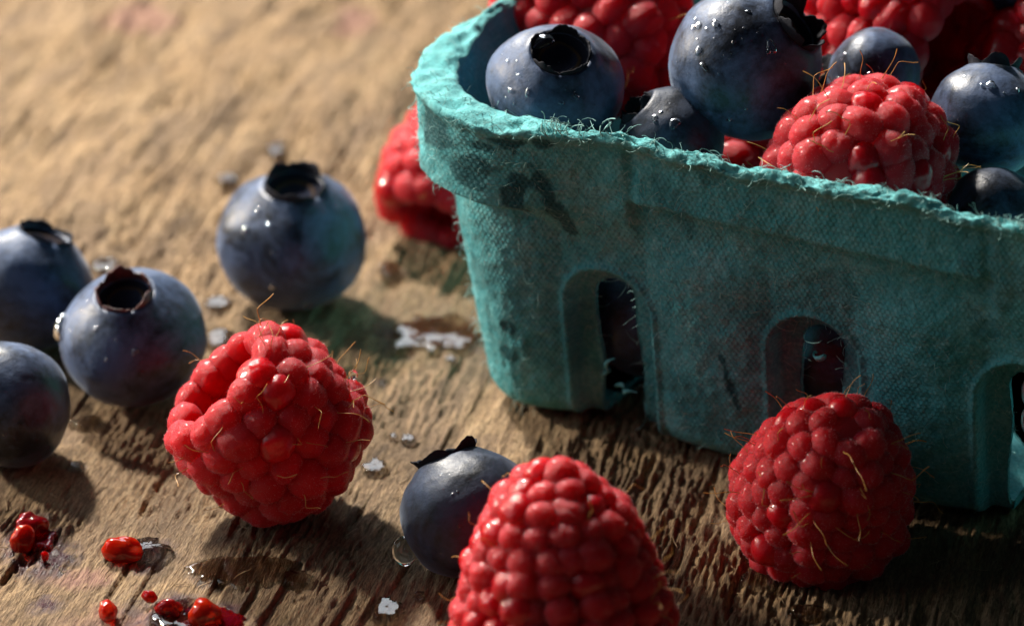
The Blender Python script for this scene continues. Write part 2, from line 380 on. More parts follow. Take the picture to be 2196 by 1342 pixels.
# ------------------------------------------------------------------ berry basket
BA, BX, BY, BH, LF, BS = R(26.41), -.238, -1.770, 3.31, .563, 6.87
RC = .5
TH = .13
basket = empty('berry_basket', (BX, BY, 0.02), 'teal moulded pulp berry basket with arched slots, full of berries', 'basket')
basket.rotation_euler = (0, 0, -BA)
def b2w(u, v, z): return Vector((BX + u * math.cos(BA) + v * math.sin(BA), BY - u * math.sin(BA) + v * math.cos(BA), z))
SLOTS = [1.385, 3.435, 5.44]
def build_basket():
    # perimeter: front, right, back, left; s = running length
    def side(a, b, n): return np.linspace(a, b, n, endpoint=False)
    pts = []; nrm = []; loc = []       # loc: (side, coordinate along that side)
    L = BS - 2 * RC
    spec = [((RC, 0), (1, 0), (0, -1), .025), ((BS, RC), (0, 1), (1, 0), .09), ((BS - RC, BS), (-1, 0), (0, 1), .09), ((0, BS - RC), (0, -1), (-1, 0), .06)]
    cen = [(BS - RC, RC), (BS - RC, BS - RC), (RC, BS - RC), (RC, RC)]
    ang0 = [-90, 0, 90, 180]
    ncorner = [14, 12, 16, 60]
    for k in (1, 2, 3, 0):
        p0, d, n, ds = spec[k]
        for q in side(0, L, int(L / ds)):
            pts.append((p0[0] + d[0] * q, p0[1] + d[1] * q)); nrm.append(n); loc.append((k, RC + q))
        for th in side(0, 90, ncorner[k]):
            t = R(ang0[k] + th); pts.append((cen[k][0] + RC * math.cos(t), cen[k][1] + RC * math.sin(t))); nrm.append((math.cos(t), math.sin(t)))
            loc.append((k, BS - RC + RC * math.sin(R(th))) if th < 45 else ((k + 1) % 4, RC - RC * math.cos(R(th))))
    pts = np.array(pts); nrm = np.array(nrm); sd = np.array([q[0] for q in loc]); uu = np.array([q[1] for q in loc])
    nC = len(pts)
    nxt = np.roll(pts + nrm * .4, -1, 0); S = np.concatenate([[0], np.cumsum(np.linalg.norm(nxt - (pts + nrm * .4), axis=1))[:-1]])
    dcor = np.minimum(uu, BS - uu)                     # distance to the nearest corner along the side
    hrow = np.concatenate([np.linspace(-.9, -.05, 18), np.linspace(0, BH, 132)])
    def hole_sd(u, h):
        best = np.full(np.broadcast(u, h).shape, 9.0)
        for c in SLOTS:
            du = u - c + .02 * np.sin(h * 5 + c)
            d = np.where(h > 1.45, np.hypot(du, (h - 1.45) * .95) - .205, np.abs(du) - .205 - .02 * sstep(.8 - h, 0, 1))
            d = np.maximum(d, -.75 - h)
            best = np.minimum(best, d)
        return best
    def arch_sd(u, h):
        best = np.full(np.broadcast(u, h).shape, 9.0)
        for c in SLOTS:
            du = u - c
            best = np.minimum(best, np.where(h > 1.40, np.hypot(du, h - 1.40) - .425, np.abs(du) - .425))
        return best
    U, Hh = np.meshgrid(uu, hrow)
    DC = np.broadcast_to(dcor, U.shape); SS = np.broadcast_to(S, U.shape); SD = np.broadcast_to(sd, U.shape)
    # snap the grid to slot outlines
    U2, H2 = U.copy(), Hh.copy()
    d = hole_sd(U2, H2); e = .004
    gx = (hole_sd(U2 + e, H2) - hole_sd(U2 - e, H2)) / (2 * e); gy = (hole_sd(U2, H2 + e) - hole_sd(U2, H2 - e)) / (2 * e)
    near = (np.abs(d) < .0165) & (SD == 0)
    dU = np.where(near, -d * gx, 0); dH = np.where(near, -d * gy, 0)
    H3 = np.clip(Hh + dH, -.9, BH); U3 = U + dU
    hp = np.maximum(H3, 0)
    def wall(h): return LF * h / BH
    def bottom(h): return np.where(h < .24, -.24 * (1 - np.sqrt(np.clip(1 - ((.24 - np.maximum(h, 0)) / .24) ** 2, 0, 1))), 0)
    # corner flange / middle band
    midw = sstep(DC, 1.66, 1.84)
    corw = 1 - sstep(DC, .25, 1.5)
    hf_c = BH - .90 + .05 * np.sin(SS * 3)
    band_c = np.maximum(.80 - wall(hp), 0) * corw + .10 * (1 - corw) * (1 - midw)
    stepc = sstep(hp, hf_c - .05 - .3 * (1 - corw), hf_c + .03 + .3 * (1 - corw))
    hf_m = BH - .60
    band_m = (.61 - wall(hp)) * midw
    stepm = sstep(hp, hf_m - .05, hf_m + .03)
    out = wall(hp) + bottom(hp) + band_c * (1 - midw) * stepc + band_m * stepm
    # rim edge curls out a little
    out += (.05 + .08 * midw) * sstep(hp, BH - .14, BH)
    # arch recess and ribs
    rec = 1 - sstep(arch_sd(U3, H3), -.035, .008)
    rib = 0
    for c in (.30, 2.41, 4.46, BS - .30):
        rib = rib + np.clip(1 - ((U3 - c) / .62) ** 2, 0, 1)
    rib = rib * sstep(2.5 - hp, 0, .5) * .12
    out = out + .04 * np.exp(-((arch_sd(U3, H3) - .035) / .03) ** 2) * sstep(hp, -.1, .1)
    out = out + rib - rec * .17 * sstep(hp, -.1, .1)
    cx = pts[:, 0]; cy = pts[:, 1]
    # shape noise
    def place(off, h, dU):
        tan = np.stack([-nrm[:, 1], nrm[:, 0]], 1)
        x = cx + nrm[:, 0] * off + tan[:, 0] * dU; y = cy + nrm[:, 1] * off + tan[:, 1] * dU
        inw = np.minimum(h, 0)                         # below zero: runs inwards along the floor
        x = x + nrm[:, 0] * inw; y = y + nrm[:, 1] * inw
        return np.stack([x, y, np.maximum(h, 0)], -1)
    lump = .018 * fbm(SS * 2.2, H3 * 2.2, 0, 3, 3) + .010 * n3(SS * 14, H3 * 14, 0, 8)
    lump *= sstep(hp, .0, .2)
    outer = place(out + lump, H3, dU)
    inner_off = wall(hp) + bottom(hp) - TH + .02 * fbm(SS * 2, H3 * 2, 5, 13, 3) + .010 * n3(SS * 16, H3 * 16, 0, 18) - rec * .09 + rib * .7 + sstep(DC, .5, 1.3) * .13 * sstep(hp, hf_m, BH)
    inner = place(inner_off, H3, dU); inner[..., 2] = np.maximum(inner[..., 2], .10)
    # rim: wavy height, lip rows between outer and inner edges
    wav = .05 * n3(S * .9, 0 * S, 0, 21) + .03 * n3(S * 3.1, 0 * S, 3, 22)
    k = sstep(hp, BH - .6, BH); outer[..., 2] += k * wav; inner[..., 2] += k * wav
    rows = []
    nl = 12
    for q in range(1, nl + 1):
        f = q / (nl + 1); P = outer[-1] * (1 - f) + inner[-1] * f
        P = P.copy(); P[:, 2] += .04 * math.sin(math.pi * f) ** .6 + .035 * n3(S * 7, S * 0 + f * 3, 0, 25) + .012 * n3(S * 25, S * 0 + f * 6, 0, 26)
        jit = .016 * n3(S * 18, S * 0 + f * 7, 2, 27); P[:, :2] += nrm * jit[:, None]
        rows.append(P)
    rag = .022 * n3(S * 8, 0 * S, 0, 41) + .010 * n3(S * 30, 0 * S, 0, 42)
    outer[-1, :, 2] += rag; outer[-1, :, :2] += nrm * (.025 * n3(S * 16, 0 * S, 9, 43))[:, None]
    nH = len(hrow)
    V = np.concatenate([outer.reshape(-1, 3), np.array(rows).reshape(-1, 3), inner[::-1].reshape(-1, 3)])
    nR = nH * 2 + nl
    Fq = grid_faces(nR, nC, True)
    # cut cells inside slots, on both skins
    cc_h = (H3 + np.roll(H3, -1, 1)) / 2; cc_u = U3
    hs = np.where(SD == 0, hole_sd(U3, H3), 9.0)
    cell = (hs[:-1] + hs[1:] + np.roll(hs, -1, 1)[:-1] + np.roll(hs, -1, 1)[1:]) / 4
    cut = cell < -.002                                  # [nH-1, nC]
    keep = np.ones((nR - 1, nC), bool)
    keep[:nH - 1] &= ~cut; keep[nH + nl:] &= ~cut[::-1]
    F_main = Fq.reshape(nR - 1, nC, 4)[keep]
    # side walls of the slots
    def vo(i, j): return i * nC + j % nC
    def vi(i, j): return (nH + nl + (nH - 1 - i)) * nC + j % nC
    extra = []
    ii, jj = np.nonzero(cut)
    cs = cut
    for i, j in zip(ii, jj):
        for (di, dj, a, b) in ((-1, 0, (i, j), (i, j + 1)), (1, 0, (i + 1, j + 1), (i + 1, j)), (0, -1, (i + 1, j), (i, j)), (0, 1, (i, j + 1), (i + 1, j + 1))):
            i2, j2 = i + di, (j + dj) % nC
            if 0 <= i2 < cs.shape[0] and cs[i2, j2]: continue
            extra.append((vo(*b), vo(*a), vi(*a), vi(*b)))
    Fall = np.vstack([F_main, np.array(extra)])
    # close the floor
    base = len(V)
    oc = outer[0].mean(0); ic = inner[0].mean(0)
    j = np.arange(nC); jn = (j + 1) % nC
    V = np.vstack([V, [oc, ic]])
    me_ = mesh('shell', V, Fall, M_pulp)
    # floor as separate inner part
    wet = np.zeros(nH * nC).reshape(nH, nC)
    u0 = SS - 0  # front side starts at u = RC
    for (uc, hc, ru, rh, tl, sdv) in ((.18, 3.05, .13, .22, 0, 1), (.40, 2.82, .10, .30, .1, 2), (.62, 3.2, .13, .07, 0, 6), (.66, 2.72, .13, .30, .05, 3), (.93, 2.75, .10, .22, -.3, 4), (1.02, 2.40, .10, .34, -.25, 5), (.95, 3.22, .12, .06, 0, 7), (2.62, .95, .04, .26, -.25, 8), (.42, .98, .05, .10, 0, 9), (.38, .66, .08, .08, 0, 10)):
        uu_ = np.where(SD == 0, U3, -99) - uc - tl * (H3 - hc); q = np.hypot(uu_ / ru, (H3 - hc) / rh) + .45 * n3(U3 * 9, H3 * 9, 0, 60 + sdv)
        wet = np.maximum(wet, (1 - sstep(q, .86, 1.02)) * .96)
    wet = np.maximum(wet, .35 * sstep(fbm(SS * 1.4, H3 * 1.4, 3, 99, 4), .28, .42))
    liprow = np.zeros((nR, nC)); liprow[nH - 1:nH + nl + 1] = 1
    full = np.zeros((nR, nC)); full[:nH] = wet
    attr(me_, 'wet', np.concatenate([full.ravel(), [0, 0]])); attr(me_, 'lip', np.concatenate([liprow.ravel(), [0, 0]]))
    uvl = me_.uv_layers.new(name='UVMap')
    sv = np.empty(len(me_.loops), np.int32); me_.loops.foreach_get('vertex_index', sv)
    Su = np.concatenate([np.tile(S, nR), [0, 0]])
    hv = np.concatenate([np.repeat(np.concatenate([hrow, np.full(nl, BH), hrow[::-1]]), nC), [0, 0]])
    uvl.data.foreach_set('uv', np.stack([Su[sv], hv[sv]], 1).astype(np.float32).ravel())
    link('shell', me_, basket)
    # floor plate
    q = inner[0]; fl = [(*p[:2], .09) for p in q[::3]]
    me2 = mesh('floor_panel', np.array(fl), [list(range(len(fl)))], M_pulp, False)
    attr(me2, 'wet', np.zeros(len(fl))); attr(me2, 'lip', np.zeros(len(fl)))
    link('floor_panel', me2, basket)
    return outer, inner, np.array(rows), S, nrm, hrow, dcor, sd, U3, H3, hs
BK = build_basket()

def basket_fibres():
    outer, inner, rows, S, nrm, hrow, dcor, sd, U3, H3, hs = BK
    rng = np.random.default_rng(4)
    paths = []; rad = []
    nC = len(S)
    front = np.nonzero((sd == 0) | ((sd == 3)))[0]
    def curl(p, d, ln, k, n=6, cur=1.0):
        d = d / np.linalg.norm(d); a = rng.normal(size=3); a -= d * (a @ d); a /= np.linalg.norm(a); b = np.cross(d, a)
        t = np.linspace(0, 1, n); w_ = rng.uniform(1.5, 4) * cur; ph = rng.uniform(0, 6)
        return p + np.outer(t * ln, d) + np.outer(np.sin(t * w_ + ph) - math.sin(ph), a) * ln * .28 + np.outer(np.cos(t * w_ + ph) - math.cos(ph), b) * ln * .28
    # rim fibres
    for _ in range(900):
        j = rng.choice(front)
        if sd[j] == 3 and rng.random() < .5: continue
        r = rng.integers(-1, len(rows)); p = outer[-1, j] if r < 0 else rows[r, j]
        d = np.array([nrm[j, 0] * rng.normal(.3, .6), nrm[j, 1] * rng.normal(.3, .6), 0]) + np.array([-nrm[j, 1], nrm[j, 0], 0]) * rng.normal(0, 1.0) + np.array([0, 0, rng.uniform(-.1, .3)])
        paths.append(curl(p + np.array([0, 0, -.004]), d, rng.uniform(.04, .15), j)); rad.append(rng.uniform(.0020, .0042))
    # fuzz lying on the wall
    for _ in range(3800):
        i = rng.integers(20, outer.shape[0]); j = rng.choice(front)
        if hs[i, j] < .03: continue
        if i < outer.shape[0] * .55 and rng.random() < .45: continue
        p = outer[i, j]; n_ = np.array([*nrm[j], 0]); tg = np.array([-nrm[j, 1], nrm[j, 0], 0])
        d = tg * rng.normal() + np.array([0, 0, 1]) * rng.normal() + n_ * rng.uniform(-.1, .35)
        paths.append(curl(p + n_ * .004, d, rng.uniform(.05, .15), j)); rad.append(rng.uniform(.0017, .0032))
    # ragged strands round the slots
    ii, jj = np.nonzero(np.abs(hs) < .02)
    for _ in range(110):
        q = rng.integers(len(ii)); i, j = ii[q], jj[q]; p = outer[i, j] * .6 + inner[i, j] * .4
        d = rng.normal(size=3); paths.append(curl(p, d, rng.uniform(.05, .18), j)); rad.append(rng.uniform(.002, .004))
    V, Fc = tubes(paths, rad, 3)
    o = link('pulp_fibres', mesh('pulp_fibres', V, Fc, M_fib), basket); o['kind'] = 'stuff'
    # larger torn tufts standing on the rim
    tuf = [(u, n) for u, n in ((1.02, 9), (1.10, 7), (1.30, 5), (1.52, 4), (5.35, 8), (5.5, 6))]
    for u, n in tuf:
        j = int(np.argmin(np.abs(U3[-1] - u) + 50 * (sd != 0))); P0 = outer[-1, j]
        ps = [curl(P0 + np.array([rng.normal(0, .03), rng.uniform(0, .08), -.01]), np.array([rng.normal(0, .8), -.2, 1.0]), rng.uniform(.10, .22), j, 9, 1.6) for _ in range(n)]
        V, Fc = tubes(ps, [rng.uniform(.004, .008) for _ in ps], 4)
        link('torn_tuft', mesh('torn_tuft', V, Fc, M_fib), basket)
    M_shr = mat_fibre('pulp_shred', (.09, .36, .38))
    # torn shreds hanging in the slots
    for (u, h, ln, dx, dz) in ((1.22, .55, .28, .5, .9), (1.33, .45, .26, 1, .15), (3.53, 1.42, .18, -.8, -.25)):
        t = np.linspace(0, 1, 10); wd = .026 * np.sin(np.pi * np.clip(t + .1, 0, 1)) + .008
        c = np.stack([u + t * ln * dx + .03 * np.sin(t * 7), .05 + .06 * np.sin(t * 4 + u) - LF * h / BH, h + t * ln * dz + .02 * np.sin(t * 9)], 1)
        nx = np.array([-dz, 0.25, dx]); nx /= np.linalg.norm(nx)
        V = np.concatenate([c + nx * wd[:, None], c + np.array([0, .02, 0]), c - nx * wd[:, None], c + np.array([0, -.015, 0])])
        me_ = mesh('torn_shred', V, np.concatenate([grid_faces(4, 10), np.stack([np.arange(30, 39), np.arange(31, 40), np.arange(1, 10), np.arange(0, 9)], 1)]), M_shr)
        link('torn_shred', me_, basket)
basket_fibres()

# ------------------------------------------------------------------ raspberries
def drupe_mesh(seed, mat, crease=True):
    bm = bmesh.new(); bmesh.ops.create_icosphere(bm, subdivisions=4, radius=1.0)
    V = np.array([v.co[:] for v in bm.verts]); Fc = np.array([[v.index for v in f.verts] for f in bm.faces]); bm.free()
    r = 1 + .07 * n3(V[:, 0] * 1.3 + seed * 3.7, V[:, 1] * 1.3, V[:, 2] * 1.3, seed) + .035 * n3(V[:, 0] * 3, V[:, 1] * 3 + seed, V[:, 2] * 3, seed + 9)
    if crease:                                            # a soft suture over the top
        a = seed * 1.9; q = V[:, 0] * math.cos(a) + V[:, 1] * math.sin(a) + .25 * n3(V[:, 0] * 2, V[:, 1] * 2, 0, seed + 3)
        r = r - .06 * np.exp(-(q / .13) ** 2) * sstep(V[:, 2], -.2, .6) * (seed % 3 != 0)
    V = V * r[:, None]
    return mesh('drupelet', V, Fc, mat)
DM = [drupe_mesh(k, M_dr) for k in range(7)]; DMW = [drupe_mesh(k + 20, M_drwet) for k in range(3)]
def hair_mesh(seed):
    rng = np.random.default_rng(seed); t = np.linspace(0, 1, 12); ln = .3
    a = rng.uniform(.1, .55); b = rng.uniform(-.3, .3)
    P = np.stack([ln * a * t ** 2.0 + .012 * np.sin(t * 6), ln * b * t ** 2, ln * t * (1 - .25 * t * a)], 1)
    if seed % 3 == 0: P[:, 0] += ln * .35 * sstep(t, .6, 1); P[:, 2] -= ln * .15 * sstep(t, .6, 1)
    r = np.interp(t, [0, .8, .93, 1], [.0038, .0028, .0047, .0042])
    V, Fc = tubes([P], [r], 5)
    return mesh('style_hair', V, Fc, M_hair)
HM = [hair_mesh(k) for k in range(8)]
def mat_fuzz():
    t = NT('berry_fuzz'); t.p(Base_Color=(.85, .42, .44, 1), Roughness=.6); t.b.inputs['Specular IOR Level'].default_value = .3
    return t.m
M_fuzz = mat_fuzz()
def fuzz(root, mats, rd, seed, per, outward):
    """short pale down standing on the drupelets, one part"""
    g = np.random.default_rng(seed); V = []
    for Mx, me_, out in mats:
        nv = len(me_.vertices); co = np.empty(nv * 3); me_.vertices.foreach_get('co', co); no = np.empty(nv * 3); me_.vertices.foreach_get('normal', no)
        co = co.reshape(-1, 3); no = no.reshape(-1, 3); idx = g.integers(0, nv, per)
        A = np.array(Mx); P = co[idx] + g.normal(0, .035, (per, 3)); P /= np.linalg.norm(P, axis=1)[:, None] / np.linalg.norm(co[idx], axis=1)[:, None]
        P = P @ A[:3, :3].T + A[:3, 3]; N = no[idx] @ np.linalg.inv(A[:3, :3]); N /= np.linalg.norm(N, axis=1)[:, None]
        k = (N @ np.array(out)) > -.15; P = P[k]; N = N[k]; n = len(P)
        D = N + g.normal(0, .38, (n, 3)); D /= np.linalg.norm(D, axis=1)[:, None]
        T = np.cross(D, g.normal(size=(n, 3))); T /= np.linalg.norm(T, axis=1)[:, None]
        ln = g.uniform(.008, .021, (n, 1)); w_ = .0019
        V.append(np.stack([P - T * w_ - N * .002, P + T * w_ - N * .002, P + D * ln], 1).reshape(-1, 3))
    V = np.vstack(V); o = link('fuzz', mesh('fuzz', V, np.arange(len(V)).reshape(-1, 3), M_fuzz, False), root); o['kind'] = 'stuff'
def raspberry(label, loc, axis, L, Rm, rd, seed, roll=0.0, hairs=26, group='raspberries', wet=.12, blunt=.55, mouth=.80, down=0):
    rnd = random.Random(seed)
    root = empty('raspberry', loc, label, 'raspberry', group)
    fr = frame(axis, roll)
    def prof(z):                                          # outer radius at height z (0 = open end, L = tip)
        t = z / L
        body = (mouth + (1 - mouth) * math.sin(min(1, t / .3) * math.pi / 2)) * (1 - (1 - blunt) * max(0, (t - .25) / .75) ** 1.35)
        cap = math.sqrt(max(0, 1 - max(0, (t - .70) / .31) ** 2))
        return Rm * body * cap
    shift = Matrix.Translation((0, 0, -L / 2))
    place = []
    zs = np.linspace(0.0, L, 400); rs = np.array([max(0.0, prof(q)) for q in zs])
    inr = rd * .80                                        # drupelet centres lie this far under the surface
    nz = -np.gradient(rs, zs); nl = np.sqrt(1 + nz ** 2)
    cr_ = rs - inr / nl; cz = zs - inr * nz / nl
    ok = cr_ > 0; cr_, cz, nzz = cr_[ok], cz[ok], nz[ok]
    arc = np.concatenate([[0], np.cumsum(np.hypot(np.diff(cr_), np.diff(cz)))])
    st = rd * .35; ring = 0
    while st < arc[-1] + rd * .2:
        q = min(st, arc[-1]); rad = float(np.interp(q, arc, cr_)); z = float(np.interp(q, arc, cz)); sl = float(np.interp(q, arc, nzz))
        n = max(1, int(round(2 * math.pi * max(rad, .01) / (rd * 1.55))))
        if rad < rd * .35: n = 1; rad = 0
        for k in range(n):
            a = 2 * math.pi * (k + .5 * (ring % 2)) / n + rnd.uniform(-.10, .10) * (n > 3) + ring * .13
            nv = Vector((math.cos(a), math.sin(a), min(4, sl))).normalized()
            j1 = rnd.uniform(-.14, .14) * rd; j2 = rnd.uniform(-.10, .12) * rd
            place.append((Vector((math.cos(a) * rad, math.sin(a) * rad, z + j1)) + nv * j2, nv, a))
        st += rd * 1.38; ring += 1
    mats = []
    for p, nv, a in place:
        sc_ = rd * rnd.choice((.90, .96, 1.0, 1.04, 1.08, 1.13)) * rnd.uniform(.97, 1.03)
        w_ = rnd.random() < wet
        o = link('drupelet', rnd.choice(DMW if w_ else DM), root)
        q = nv.to_track_quat('Z', 'Y').to_matrix().to_4x4() @ Matrix.Rotation(rnd.uniform(-.4, .4), 4, 'Z')
        Mdr = fr @ shift @ Matrix.Translation(p) @ q @ Matrix.Diagonal((sc_ * rnd.uniform(1.06, 1.22), sc_ * rnd.uniform(.96, 1.1), sc_ * rnd.uniform(.93, 1.06), 1))
        o.matrix_local = Mdr
        if not w_: mats.append((Mdr, o.data, (fr.to_3x3() @ nv)[:]))
    if down: fuzz(root, mats, rd, seed, down, None)
    # hollow core
    prf = []
    for k in range(15):
        zc = .16 + (L - rd * 1.1 - .11) * k / 14; prf.append((max(.02, prof(zc) - rd * .85), zc))
    prf = [(.002, prf[-1][1] + rd * .25), (prf[-1][0] * .6, prf[-1][1] + rd * .18)] + prf[::-1]
    prf.append((max(.05, prof(.05) - rd * 1.25), .14))
    for k in range(10):
        f = (k + 1) / 10; prf.append(((Rm - rd * 1.55) * math.sqrt(max(0, 1 - (f * .98) ** 2.6)) + .01, .14 + f * L * .55))
    nA = 40; V = []
    for (r_, zc) in prf:
        for k in range(nA):
            a = 2 * math.pi * k / nA; bmp = 1 + .05 * math.sin(a * 11 + zc * 4); V.append((r_ * bmp * math.cos(a), r_ * bmp * math.sin(a), zc))
    Fc = grid_faces(len(prf), nA, True)
    o = link('core', mesh('core', V, Fc, M_core), root, fr @ shift)
    sub = [p for p in place]
    for k in range(hairs):
        p, nv, a = rnd.choice(sub)
        tg = nv.cross(Vector((rnd.gauss(0, 1), rnd.gauss(0, 1), rnd.gauss(0, 1)))).normalized()
        base = p + nv * rd * .80 + tg * rd * .6
        d = (nv * rnd.uniform(.55, 1.0) + tg * rnd.uniform(-.2, .9)).normalized()
        if (Matrix.Identity(3) @ fr.to_3x3() @ d).z < -.25: continue
        s = rnd.uniform(.6, 1.15)
        o = link('style_hair', rnd.choice(HM), root)
        o.matrix_local = fr @ shift @ Matrix.Translation(base) @ d.to_track_quat('Z', 'Y').to_matrix().to_4x4() @ Matrix.Rotation(rnd.uniform(0, 6.28), 4, 'Z') @ Matrix.Diagonal((s, s, s, 1))
    return root, fr @ shift

P = Vector(onz(594, 924, .80)[0])
R1, R1M = raspberry('raspberry lying tipped with its hollow open end facing up left, wet rim', P, cam2w(.72, -.60, -.34), 1.46, .825, .166, 3, .4, 80, wet=.15, blunt=.88, mouth=.80, down=900)
P, t = onz(1212, 1190, .98)
R2, _ = raspberry('blurred raspberry standing tip up in the foreground, cut by the lower picture edge', Vector(P) + Vector((-.05, -.12, -.06)), cam2w(-.08, .95, .28), 1.86, .95, .142, 8, 1.0, 56, wet=.25, blunt=.46, mouth=.97, down=700)
P, r = ground_ball(1778, 1026, 205)
R3, _ = raspberry('dark red raspberry standing on the shaded wood before the middle slot', P, cam2w(.16, .62, .77), 1.66, .83, .142, 13, .2, 80, wet=.08, blunt=.56, down=800)
P, r = ground_ball(980, 328, 166)
R4, _ = raspberry('blurred raspberry half hidden behind the left corner of the basket', P, cam2w(.35, .82, -.45), 1.70, .69, .155, 17, .2, 16, blunt=.6, down=250)
P, r = ball(1836, 372, 200, 3.02)
R5, _ = raspberry('bright raspberry with many golden hairs resting on the front rim of the basket', P, cam2w(-.35, -.1, .92), 1.5, .86, .168, 23, .9, 70, wet=.12, blunt=.7, down=900)
P, r = ball(1300, 60, 200, 3.0)
R6, _ = raspberry('raspberry in the basket behind the leftmost basket blueberry, mostly shaded', P, cam2w(.55, -.5, .66), 1.9, .90, .185, 29, .3, 20, blunt=.65, down=400)
P, r = ball(1880, 25, 190, 3.3)
R7, _ = raspberry('raspberry in the basket top row with a dark hollow facing the right', P, cam2w(-.72, .42, -.55), 1.9, .90, .165, 31, .3, 14, wet=.4, blunt=.6)
P, r = ball(2240, 130, 120, 3.0)
R8, _ = raspberry('glossy raspberry at the right picture edge inside the basket', P, cam2w(-.4, .3, .8), 1.6, .72, .19, 37, .3, 8, wet=.8)
P, r = ball(1640, 330, 120, 2.2)
R9, _ = raspberry('deeply shaded raspberry low in the basket under the largest blueberry', P, cam2w(.3, .6, .7), 1.6, .80, .2, 41, .3, 6)
P = b2w(5.85, 1.35, .85)
R10, _ = raspberry('raspberry in the bottom of the basket seen through the right slot', P, cam2w(.3, .4, .8), 1.6, .75, .2, 43, .3, 4)
P = b2w(1.75, 1.6, 1.9)
R11, _ = raspberry('dark raspberry deep in the basket behind the small front blueberry', P, cam2w(.3, .7, .6), 1.7, .85, .2, 47, .3, 4)

# ------------------------------------------------------------------ blueberries
def blueberry(label, loc, Rb, cal, seed, cr=.40, sq=.90, lobe=.16, flare=.25, tear=1.0, up=None, group='blueberries', red=False, dark=False):
    """cal: direction of the calyx; cr: calyx radius / berry radius; sq: flattening along the calyx axis"""
    rng = np.random.default_rng(seed)
    root = empty('blueberry', loc, label, 'blueberry', group)
    fr = frame(cal, rng.uniform(0, 6.28))
    nA, nP = 96, 64
    th = np.linspace(0, math.pi, nP); ph = np.linspace(0, 2 * math.pi, nA, endpoint=False)
    TH_, PH_ = np.meshgrid(th, ph, indexing='ij')
    x = np.sin(TH_) * np.cos(PH_); y = np.sin(TH_) * np.sin(PH_); z = np.cos(TH_)
    r = 1 + .055 * n3(x * 1.2 + seed, y * 1.2, z * 1.2, seed) + .012 * n3(x * 3 + seed, y * 3, z * 3, seed + 1) + .004 * n3(x * 9, y * 9, z * 9, seed + 2)
    rho = np.sin(TH_)
    top = z > 0
    zz = z * np.where(top, sq, sq * 1.02)
    dip = np.where(top, .34 * (1 - sstep(rho, cr * .74, cr * 1.0)), .05 * (1 - sstep(rho, 0, .35)))
    zz = zz - np.sign(z) * dip + np.where(top, .035 * np.exp(-((rho - cr * 1.12) / .09) ** 2), 0)
    V = np.stack([x * r, y * r, zz * r], -1).reshape(-1, 3) * Rb
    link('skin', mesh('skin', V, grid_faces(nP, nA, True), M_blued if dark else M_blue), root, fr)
    ztop = Rb * (sq * math.sqrt(1 - cr * cr))
    # calyx: thin torn crown with five lobes
    n2 = 150; a = np.linspace(0, 2 * math.pi, n2, endpoint=False); m = 9
    lob = np.abs(np.cos(a * 2.5 + rng.uniform(0, 6))) ** .6
    hgt = Rb * lobe * (.35 + .75 * lob + .30 * n3(np.cos(a) * 2.2, np.sin(a) * 2.2, seed, seed + 5) + .14 * tear * n3(np.cos(a) * 9, np.sin(a) * 9, seed, seed + 6))
    hgt = np.maximum(hgt, Rb * .02)
    fl = flare + .25 * n3(np.cos(a) * 1.5, np.sin(a) * 1.5, seed, seed + 7)
    V = []
    for k in range(m):
        t = k / (m - 1)
        rr = Rb * cr * (1.04 - .06 * t) + hgt * fl * t ** 1.7
        zc = ztop - .03 * Rb + hgt * t * (1 - .35 * np.abs(fl) * t) + Rb * .012 * n3(np.cos(a) * 6, np.sin(a) * 6 + t * 3, seed, seed + 8)
        V.append(np.stack([rr * np.cos(a), rr * np.sin(a), zc], 1))
    for k in range(m - 1, -1, -1):
        q = V[k].copy(); q[:, :2] *= (1 - .022 / cr * (.5 if k == m - 1 else 1)); q[:, 2] -= .001; V.append(q)
    V = np.vstack(V)
    link('calyx', mesh('calyx', V, grid_faces(2 * m, n2, True), M_calr if red else M_cal), root, fr)
    # basin inside the crown
    V = []; rr_ = np.linspace(.02, 1.0, 12)
    for q in rr_:
        V.append(np.stack([Rb * cr * q * np.cos(a), Rb * cr * q * np.sin(a), np.full(n2, ztop - Rb * .17 * (1 - q ** 2.2) - Rb * .01 + Rb * .03 * math.exp(-((q - .62) / .07) ** 2))], 1))
    s = .3 / (Rb * cr)
    me_ = mesh('basin', np.vstack(V), grid_faces(12, n2, True), M_bas)
    link('basin', me_, root, fr)
    return dict(root=root, fr=fr, Rb=Rb, sq=sq, loc=Vector(loc), cr=cr)
def mat_calr():
    t = NT('reddish_calyx'); o = t.obj(); n = t.noise(o, 9, 4, .65)
    t.p(Base_Color=t.ramp(n, [(.3, (.02, .012, .016)), (.55, (.10, .03, .03)), (.78, (.28, .09, .06))]).outputs[0], Roughness=.5); return t.m
M_calr = mat_calr()
def gb(px, py, r, k=.9):
    return ground_ball(px, py, r, k)
BB = {}
P, r = gb(631, 512, 162); BB['B1'] = blueberry('round blueberry standing alone on the wood, dark crown on top, teal glow on its right', P, r, cam2w(.04, .80, .60), 1, .40, .93, .14, .10, .5)
P, r = gb(284, 722, 160, .84); BB['B2'] = blueberry('squat blueberry with reddish torn crown, left of the hollow raspberry', P, r, cam2w(-.07, .74, .66), 2, .37, .80, .17, .12, 1, red=True)
P, r = gb(60, 612, 142, .9); BB['B3'] = blueberry('blueberry cut by the left picture edge, behind the squat one', P, r, cam2w(.33, .86, .28), 3, .40, .92, .12, .4, .8)
P, r = gb(16, 866, 138, .93); BB['B4'] = blueberry('blueberry low at the left picture edge with no crown showing', P, r, cam2w(-.5, .1, -.85), 4, .38, .95, .12)
P, r = gb(1003, 1098, 148, .9); BB['B5'] = blueberry('blueberry with three pointed crown lobes in profile, touching the foreground raspberry', P, r, cam2w(-.36, .93, -.10), 5, .42, .90, .20, .30, .4, dark=True)
